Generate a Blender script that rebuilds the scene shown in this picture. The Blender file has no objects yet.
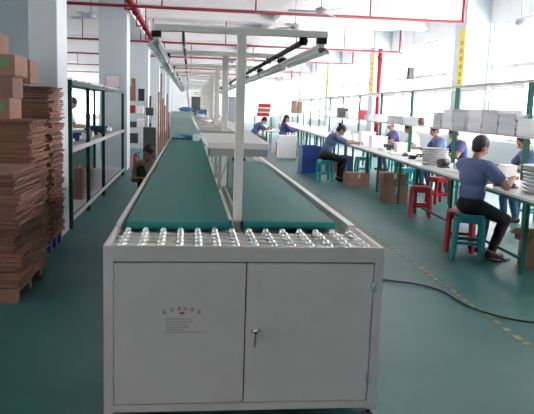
import bpy, bmesh, math, random
import numpy as np
from mathutils import Vector, Matrix, Euler
R = math.radians
PI = math.pi
random.seed(7)
S = bpy.context.scene
COL = S.collection

# ------------------------------------------------------------------ camera, world, exposure
YAW, PITCH, ROLL, CAM_H, FOC = .1183, .1487, .0328, 1.55, 664.7
fw = Vector((math.sin(YAW)*math.cos(PITCH), math.cos(YAW)*math.cos(PITCH), -math.sin(PITCH)))
rt0 = Vector((math.cos(YAW), -math.sin(YAW), 0)); up0 = rt0.cross(fw)
rt = rt0*math.cos(ROLL) + up0*math.sin(ROLL); up = up0*math.cos(ROLL) - rt0*math.sin(ROLL)
cd = bpy.data.cameras.new('camera'); cam = bpy.data.objects.new('camera', cd); COL.objects.link(cam)
cd.sensor_fit = 'HORIZONTAL'; cd.sensor_width = 36; cd.lens = FOC*36/534; cd.clip_end = 300; cd.clip_start = .05
mw = Matrix((rt, up, -fw)).transposed().to_4x4(); mw.translation = (0, 0, CAM_H)
cam.matrix_world = mw; S.camera = cam

W = bpy.data.worlds.new('sky'); S.world = W; W.use_nodes = True
WB = W.node_tree.nodes['Background']; WB.inputs[0].default_value = (1, .955, .955, 1); WB.inputs[1].default_value = 3.0
S.view_settings.view_transform = 'Standard'; S.view_settings.look = 'None'
S.view_settings.exposure = 2.25; S.view_settings.gamma = 1; S.view_settings.use_curve_mapping = False

# ------------------------------------------------------------------ materials
MATS = {}
def mat(name, col, rough=.5, metal=0, var=.0, vscale=8, bump=0, bscale=60, col2=None, spec=.5, rnd=0, alpha=None):
    if name in MATS: return MATS[name]
    m = bpy.data.materials.new(name); m.use_nodes = True; MATS[name] = m
    nt = m.node_tree; N = nt.nodes; L = nt.links; b = N['Principled BSDF']
    c = (*col, 1); b.inputs['Base Color'].default_value = c
    b.inputs['Roughness'].default_value = rough; b.inputs['Metallic'].default_value = metal
    b.inputs['Specular IOR Level'].default_value = spec
    tc = N.new('ShaderNodeTexCoord')
    out = None
    if var or col2:
        n = N.new('ShaderNodeTexNoise'); n.inputs['Scale'].default_value = vscale; n.inputs['Detail'].default_value = 5
        L.new(tc.outputs['Object'], n.inputs['Vector'])
        mr = N.new('ShaderNodeMapRange'); mr.inputs[1].default_value = .35; mr.inputs[2].default_value = .65
        L.new(n.outputs[0], mr.inputs[0])
        mx = N.new('ShaderNodeMix'); mx.data_type = 'RGBA'
        c2 = col2 or tuple(max(0, x*(1-var)) for x in col)
        mx.inputs[6].default_value = c; mx.inputs[7].default_value = (*c2, 1)
        L.new(mr.outputs[0], mx.inputs[0]); out = mx.outputs[2]
    if rnd:
        oi = N.new('ShaderNodeObjectInfo'); hs = N.new('ShaderNodeHueSaturation')
        mr2 = N.new('ShaderNodeMapRange'); mr2.inputs[3].default_value = 1-rnd; mr2.inputs[4].default_value = 1+rnd
        L.new(oi.outputs['Random'], mr2.inputs[0]); L.new(mr2.outputs[0], hs.inputs['Value'])
        if out: L.new(out, hs.inputs['Color'])
        else: hs.inputs['Color'].default_value = c
        out = hs.outputs[0]
    if out: L.new(out, b.inputs['Base Color'])
    if bump:
        n2 = N.new('ShaderNodeTexNoise'); n2.inputs['Scale'].default_value = bscale; n2.inputs['Detail'].default_value = 3
        L.new(tc.outputs['Object'], n2.inputs['Vector'])
        bp = N.new('ShaderNodeBump'); bp.inputs['Strength'].default_value = bump; bp.inputs['Distance'].default_value = .01
        L.new(n2.outputs[0], bp.inputs['Height']); L.new(bp.outputs[0], b.inputs['Normal'])
    return m
def glass(name, tint=(1, 1, 1), fac=.06):
    m = bpy.data.materials.new(name); m.use_nodes = True; nt = m.node_tree; nt.nodes.clear()
    o = nt.nodes.new('ShaderNodeOutputMaterial'); t = nt.nodes.new('ShaderNodeBsdfTransparent'); g = nt.nodes.new('ShaderNodeBsdfGlossy')
    t.inputs[0].default_value = (*tint, 1); g.inputs['Roughness'].default_value = .03
    x = nt.nodes.new('ShaderNodeMixShader'); x.inputs[0].default_value = fac
    nt.links.new(t.outputs[0], x.inputs[1]); nt.links.new(g.outputs[0], x.inputs[2]); nt.links.new(x.outputs[0], o.inputs[0])
    return m

M = dict(
    floor=mat('floor_paint', (.020, .112, .104), .42, vscale=1.3, bump=.04, bscale=4, col2=(.044, .142, .140), spec=.28),
    ceil=mat('ceiling_paint', (.80, .77, .78), .8),
    beam=mat('beam_paint', (.82, .80, .81), .8),
    wall=mat('wall_paint', (.72, .76, .78), .7, var=.04, vscale=2),
    part_wall=mat('partition_paint', (.32, .38, .42), .7, var=.05, vscale=2),
    column=mat('column_paint', (.54, .60, .64), .6, var=.03, vscale=3),
    frame=mat('window_frame_grey', (.62, .64, .66), .4),
    grey=mat('cabinet_grey', (.62, .575, .555), .42, var=.04, vscale=6),
    cream=mat('rail_cream', (.86, .83, .77), .4, var=.06, vscale=9),
    deck=mat('deck_zinc', (.70, .70, .68), .35, .3, var=.1, vscale=10),
    chrome=mat('chrome', (.86, .88, .88), .12, 1),
    steel=mat('brushed_steel', (.52, .56, .58), .3, .9, var=.15, vscale=12),
    dark=mat('gap_shade', (.02, .02, .022), .6),
    black=mat('black_plastic', (.018, .018, .02), .45),
    belt=mat('belt_teal', (.012, .19, .168), .5, var=.3, vscale=2.2, col2=(.05, .165, .14), spec=.22),
    belt_highlight=mat('belt_highlight_teal', (.01, .22, .20), .35),  # brighter belt teal, a highlight painted on the front bend
    postgrey=mat('post_grey', (.84, .82, .76), .45, var=.04, vscale=5),
    tubewhite=mat('tube_white', (.85, .87, .88), .3),
    reflector=mat('reflector_silver', (.88, .92, .94), .3, .0, var=.08, vscale=8),
    red=mat('pipe_red', (.24, .006, .02), .4),
    red_plastic=mat('red_plastic', (.42, .012, .025), .35),
    teal_plastic=mat('teal_plastic', (.012, .36, .38), .35),
    dteal_plastic=mat('dark_teal_plastic', (.015, .20, .235), .35),
    blue_plastic=mat('blue_plastic', (.012, .055, .24), .4),
    green=mat('green_steel', (.010, .12, .085), .45, spec=.3),
    dgreen=mat('dark_green_steel', (.006, .055, .042), .55, spec=.2),
    benchtop=mat('bench_top', (.66, .66, .66), .35, var=.06, vscale=5),
    shelfgrey=mat('shelf_grey', (.42, .43, .42), .5, var=.1, vscale=6),
    card=mat('cardboard', (.255, .120, .082), .85, var=.3, vscale=5, bump=.15, bscale=90, rnd=.35),
    carton=mat('carton_board', (.28, .155, .115), .8, var=.1, vscale=6, rnd=.12),
    tape=mat('packing_tape', (.62, .50, .38), .25),
    greenmark=mat('green_print', (.12, .26, .10), .7),
    white=mat('white_plastic', (.86, .85, .84), .4),
    traywhite=mat('tray_white', (.72, .73, .75), .4, rnd=.1),
    traygrey=mat('tray_grey', (.52, .53, .56), .45, rnd=.12),
    wood=mat('timber', (.30, .14, .09), .7, var=.3, vscale=6, rnd=.2),
    yellow=mat('yellow_vinyl', (.80, .62, .05), .6),
    yellowtape=mat('floor_tape_yellow', (.36, .30, .13), .6, var=.4, vscale=14),
    rubber=mat('rubber_black', (.012, .012, .014), .6),
    bluesheet=mat('blue_film', (.02, .16, .42), .3),
    palegreen=mat('pale_green_board', (.36, .50, .46), .5, var=.06, vscale=5),
    paper=mat('paper', (.82, .82, .80), .8),
    ink=mat('print_ink', (.10, .07, .08), .7),
    redink=mat('print_red', (.45, .04, .05), .7),
    pinkglass=mat('notice_paper', (.80, .70, .74), .5, var=.05, vscale=9),
    blackmetal=mat('dark_metal', (.06, .07, .07), .5, .3, var=.2, vscale=8),
    lilac=mat('cabinet_lilac', (.38, .38, .44), .5),
    skin=mat('skin', (.38, .20, .135), .55),
    hair=mat('hair_black', (.012, .010, .010), .5, bump=.4, bscale=120),
    lips=mat('lips', (.35, .10, .09), .5),
    shirt_blue=mat('shirt_blue', (.10, .14, .28), .8, var=.12, vscale=9),
    shirt_violet=mat('shirt_violet', (.075, .075, .22), .8, var=.12, vscale=9),
    shirt_white=mat('shirt_white', (.74, .74, .78), .8, var=.06, vscale=9),
    shirt_brown=mat('shirt_brown', (.30, .22, .16), .8, var=.12, vscale=9),
    trousers_black=mat('trousers_black', (.012, .012, .018), .8),
    jeans=mat('jeans_blue', (.05, .11, .22), .8, var=.2, vscale=20),
    shoe=mat('shoe_black', (.015, .015, .016), .5),
)
GLASS = glass('window_glass')

# ------------------------------------------------------------------ mesh building
KIDS = {}
class MB:
    """collects solids; build() links them as one mesh object"""
    def __init__(s): s.bm = bmesh.new(); s.mi = 0
    def _fin(s, vs, smooth=False):
        fs = {f for v in vs for f in v.link_faces}
        for f in fs: f.material_index = s.mi; f.smooth = smooth
        return s
    def box(s, c, d, rot=None, bev=0):
        mx = Matrix.Translation(c)
        if rot: mx = mx @ Euler(rot).to_matrix().to_4x4()
        mx = mx @ Matrix.Diagonal((*d, 1))
        vs = bmesh.ops.create_cube(s.bm, size=1, matrix=mx)['verts']
        s._fin(vs)
        if bev:
            es = list({e for v in vs for e in v.link_edges})
            r = bmesh.ops.bevel(s.bm, geom=es, offset=bev, segments=2, affect='EDGES', profile=.6)
            for f in r['faces']: f.material_index = s.mi
        return s
    def bb(s, x0, x1, y0, y1, z0, z1, bev=0):
        return s.box(((x0+x1)/2, (y0+y1)/2, (z0+z1)/2), (abs(x1-x0), abs(y1-y0), abs(z1-z0)), None, bev)
    def cone(s, a, b, r0, r1, seg=12, smooth=True):
        a, b = Vector(a), Vector(b); d = b-a
        q = Vector((0, 0, 1)).rotation_difference(d.normalized()).to_matrix().to_4x4()
        vs = bmesh.ops.create_cone(s.bm, cap_ends=True, segments=seg, radius1=r0, radius2=r1, depth=d.length,
                                   matrix=Matrix.Translation((a+b)/2) @ q)['verts']
        s._fin(vs, smooth)
        for f in {f for v in vs for f in v.link_faces}:
            if len(f.verts) > 4: f.smooth = False
        return s
    def cyl(s, a, b, r, seg=12): return s.cone(a, b, r, r, seg)
    def bar(s, a, b, w, h=None):
        a, b = Vector(a), Vector(b); d = b-a; h = h or w
        q = d.to_track_quat('Z', 'Y').to_matrix().to_4x4()
        vs = bmesh.ops.create_cube(s.bm, size=1, matrix=Matrix.Translation((a+b)/2) @ q @ Matrix.Diagonal((w, h, d.length, 1)))['verts']
        return s._fin(vs)
    def ball(s, c, r, seg=12, ring=8, rot=None):
        r = (r, r, r) if not hasattr(r, '__len__') else r
        mx = Matrix.Translation(c)
        if rot is not None: mx = mx @ (rot.to_4x4() if isinstance(rot, Matrix) else Euler(rot).to_matrix().to_4x4())
        mx = mx @ Matrix.Diagonal((*r, 1)); nv = s.bm.verts.new
        top = nv(mx @ Vector((0, 0, 1))); bot = nv(mx @ Vector((0, 0, -1)))
        rg = [[nv(mx @ Vector((math.sin(PI*j/ring)*math.cos(2*PI*k/seg), math.sin(PI*j/ring)*math.sin(2*PI*k/seg), math.cos(PI*j/ring)))) for k in range(seg)] for j in range(1, ring)]
        for k in range(seg):
            q = (k+1) % seg; s.bm.faces.new((top, rg[0][k], rg[0][q])); s.bm.faces.new((bot, rg[-1][q], rg[-1][k]))
            for a, b in zip(rg, rg[1:]): s.bm.faces.new((a[k], b[k], b[q], a[q]))
        return s._fin([top, bot]+[v for a in rg for v in a], True)
    def tube(s, pts, r, seg=8):
        pts = [Vector(p) for p in pts]; rings = []
        for i, p in enumerate(pts):
            t = (pts[min(i+1, len(pts)-1)] - pts[max(i-1, 0)]).normalized()
            a = t.cross(Vector((0, 0, 1)));
            if a.length < .01: a = t.cross(Vector((1, 0, 0)))
            a.normalize(); b = t.cross(a)
            rr = r[i] if hasattr(r, '__len__') else r
            rings.append([s.bm.verts.new(p + (a*math.cos(2*PI*k/seg) + b*math.sin(2*PI*k/seg))*rr) for k in range(seg)])
        vs = [v for q in rings for v in q]
        for q, w in zip(rings, rings[1:]):
            for k in range(seg): s.bm.faces.new((q[k], q[(k+1) % seg], w[(k+1) % seg], w[k]))
        s.bm.faces.new(rings[0][::-1]); s.bm.faces.new(rings[-1])
        return s._fin(vs, True)
    def lathe(s, prof, c=(0, 0, 0), seg=20):
        c = Vector(c); rings = []
        for r, z in prof:
            rings.append([s.bm.verts.new(c + Vector((r*math.cos(2*PI*k/seg), r*math.sin(2*PI*k/seg), z))) for k in range(seg)])
        for q, w in zip(rings, rings[1:]):
            for k in range(seg): s.bm.faces.new((q[k], q[(k+1) % seg], w[(k+1) % seg], w[k]))
        s.bm.faces.new(rings[0][::-1]); s.bm.faces.new(rings[-1])
        return s._fin([v for q in rings for v in q], True)
    def prism(s, poly, axis, a, b):
        """poly: 2D points in the plane normal to axis ('x': (y,z); 'y': (x,z); 'z': (x,y))"""
        def P(u, v, t): return {'x': (t, u, v), 'y': (u, t, v), 'z': (u, v, t)}[axis]
        A = [s.bm.verts.new(P(u, v, a)) for u, v in poly]; B = [s.bm.verts.new(P(u, v, b)) for u, v in poly]
        n = len(poly)
        for k in range(n): s.bm.faces.new((A[k], A[(k+1) % n], B[(k+1) % n], B[k]))
        s.bm.faces.new(A[::-1]); s.bm.faces.new(B)
        return s._fin(A+B)
    def build(s, name, mats, parent=None, loc=(0, 0, 0), rot=(0, 0, 0)):
        bmesh.ops.recalc_face_normals(s.bm, faces=s.bm.faces)
        me = bpy.data.meshes.new(name); s.bm.to_mesh(me); s.bm.free()
        for m in (mats if isinstance(mats, (list, tuple)) else [mats]): me.materials.append(M[m] if isinstance(m, str) else m)
        o = bpy.data.objects.new(name, me); COL.objects.link(o)
        o.location = loc; o.rotation_euler = rot
        if parent: o.parent = parent; KIDS.setdefault(parent.name, []).append(o)
        return o
def tag(o, label, cat, group=None, kind=None):
    if label: o['label'] = label
    if cat: o['category'] = cat
    if group: o['group'] = group
    if kind: o['kind'] = kind
    return o
def thing(name, label, cat, loc=(0, 0, 0), rz=0, group=None):
    o = bpy.data.objects.new(name, None); COL.objects.link(o); o.empty_display_size = .1
    o.location = loc; o.rotation_euler = (0, 0, rz)
    return tag(o, label, cat, group)
def struct(o): o['kind'] = 'structure'; return o
def dup(o, loc=None, rz=None, label=None, group=None, parent=None):
    c = o.copy(); COL.objects.link(c)
    if parent: c.parent = parent; KIDS.setdefault(parent.name, []).append(c)
    for ch in KIDS.get(o.name, []): dup(ch, parent=c)
    if loc is not None: c.location = loc
    if rz is not None: c.rotation_euler = (0, 0, rz)
    if label: c['label'] = label
    if group: c['group'] = group
    return c

# ------------------------------------------------------------------ the hall
Y0, Y1, XL, XR, ZC = -7., 62., -14., 7.1, 4.35
struct(MB().bb(XL, XR+.3, Y0, Y1, -.2, 0).build('floor', 'floor'))
struct(MB().bb(XL-.3, XR+.3, Y0, Y1+.3, ZC, ZC+.3).build('ceiling', 'ceil'))
SILL, HEAD, TRANS = .95, 3.68, 2.65
b = MB().bb(XR, XR+.25, Y0, 3.8, SILL, HEAD).bb(XR, XR+.25, Y0, Y1, 0, SILL).bb(XR, XR+.25, Y0, Y1, HEAD, ZC)  # unseen near stretch kept windowless to hold light off the cabinet front
for k in range(1, 8): b.bb(XR, XR+.25, 8*k-.4, 8*k+.4, SILL, HEAD)
struct(b.build('wall_right', 'wall'))
nwin = 0
def window(c0, c1, z0, z1, axis, pos, step, trans=None):
    """a framed window between c0..c1 along the wall; axis 'y' for a side wall, 'x' for the end wall"""
    global nwin; nwin += 1
    w = bpy.data.objects.new('window_%d' % nwin, None); COL.objects.link(w); struct(w)
    f = MB(); g = MB(); t = .06
    def bx(m, a0, a1, za, zb, d):
        if axis == 'y': m.bb(pos-d, pos+d, a0, a1, za, zb)
        else: m.bb(a0, a1, pos-d, pos+d, za, zb)
    bx(f, c0, c1, z0, z0+t, .05); bx(f, c0, c1, z1-t, z1, .05)
    n = max(1, round((c1-c0)/step))
    for i in range(n+1):
        a = c0 + (c1-c0)*i/n; a = min(max(a, c0+t/2), c1-t/2); bx(f, a-t/2, a+t/2, z0, z1, .045)
    if trans: bx(f, c0, c1, trans-.05, trans+.05, .055)
    f.build('window_frame', 'frame', w); bx(g, c0, c1, z0, z1, .004); g.build('window_glass', GLASS, w)
for k in range(0, 7): window(max(3.8, 8*k+.4), 8*k+7.6, SILL, HEAD, 'y', XR+.12, 1.2, TRANS)
# end wall, far wall at left side, with windows
b = MB().bb(XL, -10.6, Y1, Y1+.3, 0, ZC).bb(-10.6, -5.6, Y1, Y1+.3, 0, .4).bb(-10.6, -5.6, Y1, Y1+.3, 2.5, ZC).bb(-5.6, XR, Y1, Y1+.3, 0, ZC)
struct(b.build('wall_back', 'wall')); window(-10.6, -5.6, .4, 2.5, 'x', Y1+.15, 1.2)
b = MB().bb(XL-.3, XL, Y0, Y1, 0, 1.0).bb(XL-.3, XL, Y0, Y1, 3.5, ZC)
for k in range(-1, 8): b.bb(XL-.3, XL, 8*k-1, 8*k+1, 1.0, 3.5)
struct(b.build('wall_left', 'wall'))
for k in range(-1, 7): window(8*k+1, 8*k+7, 1.0, 3.5, 'y', XL-.15, 1.5)
struct(MB().bb(XL, -1.75, 7.95, 8.1, 0, ZC).build('wall_partition', 'part_wall'))
struct(MB().bb(XL, XR, Y0-.2, Y0, 0, ZC).build('wall_front_unseen', 'wall'))  # unseen wall behind the camera, added closed to cut light from there
# columns: left row and right row on an 8 m grid
for i, (a, c) in enumerate(((7.58, 8.18), (15.6, 16.4), (23.4, 24.4), (31.6, 32.4), (39.6, 40.4), (47.6, 48.4))):
    x0 = -1.74 if i == 0 else -2.06
    struct(MB().bb(x0, -1.44, a, c, 0, ZC, .012).build('pillar_left', 'column'))
for k in range(0, 8):
    struct(MB().bb(6.5, XR, 8*k-.35, 8*k+.35, 0, ZC, .012).build('pillar_right', 'column'))
# ceiling beams
for k in range(1, 8):
    struct(MB().bb(XL, XR, 8*k-.25, 8*k+.25, 3.78, ZC).build('beam', 'beam'))
    if k < 7: struct(MB().bb(XL, XR, 8*k+3.85, 8*k+4.15, 4.0, ZC).build('beam', 'beam'))
struct(MB().bb(-1.95, -1.55, 8.3, Y1, 3.85, ZC).build('beam', 'beam'))
struct(MB().bb(2.4, 2.7, 8.3, Y1, 4.02, ZC).build('beam', 'beam'))
# dashed yellow line painted on the floor
b = MB(); y = 2.2
while y < 26:
    l = .05 + .05*random.random(); b.box((2.32 + random.uniform(-.012, .012), y, .0015), (.035+.02*random.random(), l, .003)); y += l + .05 + .04*random.random()
struct(b.build('trim_1', 'yellowtape'))
# pale door at the far end
b = struct(MB().bb(.1, 1.3, Y1-.08, Y1, 0, 2.3).build('door_1', 'blackmetal'))
MB().bb(.0, 1.4, Y1-.1, Y1-.02, 2.3, 2.42).build('door_frame', 'frame', b)
t = thing('exit_sign', 'small green exit sign above the far dark door', 'sign', (.7, Y1-.031, 2.6))
MB().bb(-.3, .3, -.03, .03, -.12, .12, .01).build('housing', 'greenmark', t)
MB().bb(-.2, .2, -.036, -.03, -.06, .06).build('panel', 'white', t)

# ------------------------------------------------------------------ ball transfer table (front cabinet)
TX0, TX1, TY, TZ = -.400, .968, 3.146, .879
t = thing('ball_transfer_table', 'pale grey steel cabinet with two doors and a top of chrome balls', 'roller table', (0, 0, 0))
b = MB()
b.bb(TX0, TX0+.045, TY, TY+.05, .03, TZ-.04).bb(TX1-.045, TX1, TY, TY+.05, .03, TZ-.04)
b.bb(TX0+.045, TX1-.045, TY, TY+.05, .04, .078).bb(TX0+.045, TX1-.045, TY+.0, TY+.05, .8035, TZ-.04)
b.bb(TX0, TX0+.02, TY+.05, TY+.54, .06, TZ-.04).bb(TX1-.02, TX1, TY+.05, TY+.54, .06, TZ-.04)
b.bb(TX0+.02, TX1-.02, TY+.05, TY+.54, .05, .07).bb(TX0+.02, TX1-.02, TY+.52, TY+.54, .07, .80)
b.build('body', 'grey', t)
MB().bb(TX0+.045, TX1-.045, TY+.035, TY+.045, .078, .8035).build('gap_shade_panel', 'dark', t)  # near-black sheet added behind the doors, shade painted into their gaps
b = MB(); h0 = TZ-.062
b.bb(TX0, TX1, TY-.003, TY+.022, h0, TZ, .003).bb(TX0, TX0+.022, TY+.022, TY+.545, h0, TZ, .003).bb(TX1-.022, TX1, TY+.022, TY+.545, h0, TZ, .003)
b.build('rim', 'grey', t)
DZ = TZ-.035
MB().bb(TX0+.022, TX1-.022, TY+.022, TY+.545, DZ-.01, DZ).build('deck', 'deck', t)
NB, NR = 14, 5
for r in range(NR):
    yy = TY+.07+r*.098
    MB().bb(TX0+.024, TX1-.024, yy-.016, yy+.016, DZ+.0005, DZ+.007, .002).build('ball_bar', 'cream', t)
bt = None
for r in range(NR):
    for c in range(NB):
        p = (TX0+.075+c*(TX1-TX0-.15)/(NB-1), TY+.07+r*.098, DZ+.007)
        if bt is None:
            b = MB(); b.lathe([(.024, 0), (.024, .004), (.020, .006), (.0185, .013), (.015, .0145)], seg=16)
            b.ball((0, 0, .0175), .0165, 16, 10); bt = b.build('ball_roller', 'chrome', t, p)
        else:
            o = bt.copy(); COL.objects.link(o); o.location = p
MID = .284
def door(x0, x1):
    d = MB().bb(x0, x1, TY-.004, TY+.014, .084, .797, .002).build('door', 'grey', t)
    return d
dl = door(TX0+.049, MID-.003); dr = door(MID+.003, TX1-.049)
b = MB(); b.bb(MID+.03, MID+.075, TY-.0085, TY-.004, .452, .468, .002)
b.cyl((MID+.052, TY-.004, .46), (MID+.052, TY-.028, .46), .008).ball((MID+.052, TY-.03, .46), (.014, .008, .014))
b.bar((MID+.052, TY-.028, .46), (MID+.047, TY-.028, .382), .011, .008).bar((MID+.03, TY-.028, .462), (MID+.074, TY-.028, .462), .009, .008)
b.build('handle', 'chrome', dr)
for z in (.20, .68):
    MB().cyl((TX1-.046, TY-.009, z-.03), (TX1-.046, TY-.009, z+.03), .0055).bb(TX1-.062, TX1-.030, TY-.0055, TY-.003, z-.028, z+.028).build('hinge', 'steel', dr)
    MB().cyl((TX0+.046, TY-.009, z-.03), (TX0+.046, TY-.009, z+.03), .004).build('hinge', 'grey', dl)
# small printed mark on the left door: an arc of characters, a red emblem and lines of small print
rr = random.Random(3)
b = MB(); yk = TY-.0045
def glyph(cx, cz, s):
    for k in range(3): b.bb(cx-s*.5, cx+s*.5, yk-.0004, yk, cz+(k-1)*s*.36-s*.05, cz+(k-1)*s*.36+s*.05)
    b.bb(cx-s*.06, cx+s*.06, yk-.0004, yk, cz-s*.5, cz+s*.5)
    x = cx+s*rr.uniform(-.4, .4); b.bb(x-s*.05, x+s*.05, yk-.0004, yk, cz-s*.45, cz+s*.1)
LX, LZ = -.025, .565
for i, (dx, dz) in enumerate(((-.085, -.012), (-.05, 0), (-.014, .006), (.014, .006), (.048, 0), (.084, -.012))): glyph(LX+dx, LZ+dz, .019)
z = LZ-.046
for w in (.12, .13, .10, .11, .08, .17):
    x = LX-.075
    while x < LX-.075+w: glyph(x, z, .007); x += .0095
    z -= .0135
b.build('printed_text', 'ink', dl)
b = MB(); b.prism([(LX-.02, LZ-.022), (LX+.02, LZ-.022), (LX+.008, LZ-.014), (LX, LZ-.008), (LX-.008, LZ-.014)], 'y', yk-.0004, yk)
b.build('printed_emblem', 'redink', dl)
for x in (TX0+.03, TX1-.03):
    for yy in (TY+.03, TY+.5):
        MB().cyl((x, yy, 0), (x, yy, .012), .028).cyl((x, yy, .012), (x, yy, .055), .011).build('foot', 'black', t)

# ------------------------------------------------------------------ belt conveyors
def conveyor(label, x0, x1, y0, y1, rail_out, out_y1, side, inner):
    t = thing('belt_conveyor', label, 'conveyor', ((x0+x1)/2, y0, 0)); cx = (x0+x1)/2
    w = (x1-x0)/2; L = y1-y0; r = .024; zt = .90
    prof = []
    for k in range(9): a = PI/2+PI*k/8; prof.append((r+r*math.cos(a), zt-r+r*math.sin(a)))
    for k in range(9): a = -PI/2+PI*k/8; prof.append((L-r+r*math.cos(a), zt-r+r*math.sin(a)))
    b = MB(); b.prism(prof, 'x', -w, w); o = b.build('belt', ['belt', 'belt_highlight'], t)
    for f in o.data.polygons:
        if abs(f.normal.x) < .5 and (f.center.y < r*.9): f.material_index = 1  # near bend gets the painted highlight colour
    a, c = rail_out
    b = MB(); b.bb(a-cx, c-cx, .0, out_y1-y0, .80, .886, .004); b.bb(a-cx+(.0 if side < 0 else .0), c-cx, 0, out_y1-y0, .55, .80)
    b.build('side_rail', 'cream', t)
    a, c = inner
    MB().bb(a-cx, c-cx, .16, L, .80, .886, .003).build('inner_rail', 'cream', t)
    MB().bb(-w+.01, w-.01, .04, L-.04, .80, .828).build('slider_bed', 'shelfgrey', t)
    n = int(L/1.75)
    for i in range(n+1):
        yy = .3 + i*(L-.6)/max(1, n)
        for s in (-1, 1):
            x = s*(w-.03); MB().bb(x-.025, x+.025, yy-.025, yy+.025, 0, .80).build('leg', 'postgrey', t)
    return t
cvl = conveyor('long left belt conveyor with dark teal belt and cream rails', -.345, .226, 3.70, 13.5, (-.400, -.368), 13.6, -1, (.234, .256))
cvr = conveyor('shorter right belt conveyor with teal belt ending under the shelf', .312, .850, 3.74, 8.05, (.925, .968), 9.9, 1, (.288, .306))
MB().bb(-.30, .40, 8.07-3.74, 9.9-3.74, .70, .80).build('end_plate', 'shelfgrey', cvr)
MB().bb(-.2, .1, 8.1-3.74, 8.5-3.74, .80, .93, .01).build('motor_box', 'black', cvr)

# ------------------------------------------------------------------ tee frames with lamp rails along the line
PX = .282
FY = [3.834 + 1.72*k for k in range(9)]
proto = None
for k, y in enumerate(FY):
    lab = ['tee shaped grey post and crossbar nearest the ball table', 'second grey tee post along the line, behind the nearest one',
           'third grey tee post down the conveyor line', 'fourth grey tee post down the conveyor line', 'fifth grey tee post down the conveyor line',
           'sixth grey tee post far down the line', 'seventh grey tee post far down the line', 'eighth grey tee post far down the line', 'farthest grey tee post at the end of the line'][k]
    if proto is None:
        proto = t = thing('lamp_frame', lab, 'frame', (PX, y, .80), 0, 'tee posts along the conveyor')
        MB().bb(-.013, .0045, -.025, .025, 0, .09).build('base_bracket', 'postgrey', t)
        MB().bb(-.025, .025, -.025, .025, .087, 1.15, .003).build('post', 'postgrey', t)
        MB().bb(-.483, .487, -.028, .028, 1.15, 1.186, .003).build('crossbar', 'postgrey', t)
    else: dup(proto, (PX, y, .80), None, lab)
def strip(x, tilt, y0, L):
    pass
lampL = lampR = None
for k in range(8):
    y = FY[k]
    nm = ['nearest', 'second', 'third', 'fourth', 'fifth', 'sixth', 'seventh', 'farthest'][k]
    for sx, side in ((-1, 'left'), (1, 'right')):
        lab = '%s silver tube lamp hanging under the %s ends of the crossbars' % (nm, side)
        x = PX + (.455 if sx > 0 else -.475)
        if k == 0:
            t = thing('tube_lamp', lab, 'lamp', (x, y-.03, 1.95), 0, 'tube lamps on the %s of the line' % side)
            for q in (0, 1.62): MB().bb(-.028, .028, q, q+.05, -.034, -.0005, .004).build('hanger', 'black', t)
            MB().bb(-.018, .018, .02, 1.68, -.05, -.034, .003).build('housing', 'reflector', t)
            b = MB(); n = 6
            out = [(-.012*sx, -.045), (.02*sx, -.05), (.04*sx, -.062), (.052*sx, -.082)]
            inn = [(.048*sx, -.084), (.037*sx, -.066), (.018*sx, -.054), (-.012*sx, -.049)]
            b.prism(out+inn, 'y', .03, 1.68); b.build('reflector', 'reflector', t)
            MB().cyl((0, .045, -.066), (0, 1.665, -.066), .0135, 14).build('tube', 'tubewhite', t)
            for q in (.028, 1.664): MB().cyl((0, q, -.066), (0, q+.018, -.066), .016, 14).build('end_cap', 'steel', t)
            if sx < 0: lampL = t
            else: lampR = t
        else: dup(lampL if sx < 0 else lampR, (x, y-.03, 1.95), None, lab)
t = thing('cable_conduit', 'dark conduit slung under the right half of the crossbars', 'conduit', (.632, 3.80, 1.948))
MB().cyl((0, 0, -.022), (0, 13.7, -.022), .017, 10).build('pipe', 'blackmetal', t)
MB().cyl((0, -.012, -.022), (0, .0, -.022), .021, 10).build('end_cap', 'black', t)
for k in range(9): MB().bb(-.02, .02, FY[k]-3.80-.012, FY[k]-3.80+.012, -.042, 0).build('clip', 'black', t)
t = thing('cable_conduit', 'slim rail with white clips under the left half of the crossbars', 'conduit', (-.045, 3.80, 1.949))
MB().bb(-.007, .007, 0, 13.7, -.04, 0).build('rail', 'blackmetal', t)
for k in range(14): MB().ball((0, .45+k*.95, -.047), (.011, .02, .011)).build('clip', 'white', t)

# ------------------------------------------------------------------ raised shelf behind the first post
t = thing('raised_shelf', 'long white shelf board raised above the belts behind the first post', 'shelf', (.27, 3.95, .80))
b = MB(); b.prism([(-.165, 0), (.205, 0), (.30, 3.4), (.30, 9.6), (-.25, 9.6)], 'z', .50, .534); b.build('board', 'white', t)
MB().bb(-.15, .195, .02, .05, .455, .50).build('front_brace', 'shelfgrey', t)
for x in (-.155, .165): MB().bb(x, x+.02, .06, .1, .455, .4995).build('bracket', 'black', t)
for yy in (1.35, 2.2, 4.6, 7.0):
    for x in (-.03, .055):
        MB().bb(x-.012+.0, x+.012, yy-.02, yy+.02, .088, .50).build('leg', 'shelfgrey', t)
    MB().bar((-.03, yy, .14), (.055, yy, .40), .012).build('brace', 'steel', t)
t = thing('tray', 'long grey tray plate lying on the raised shelf', 'tray', (.27, 5.3, 1.336))
MB().bb(-.20, .09, 0, 8, 0, .008).build('base', 'shelfgrey', t)
MB().bb(-.20, .09, 0, .012, .008, .018).bb(-.20, -.19, .012, 8, .008, .018).build('lip', 'shelfgrey', t)

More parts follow.
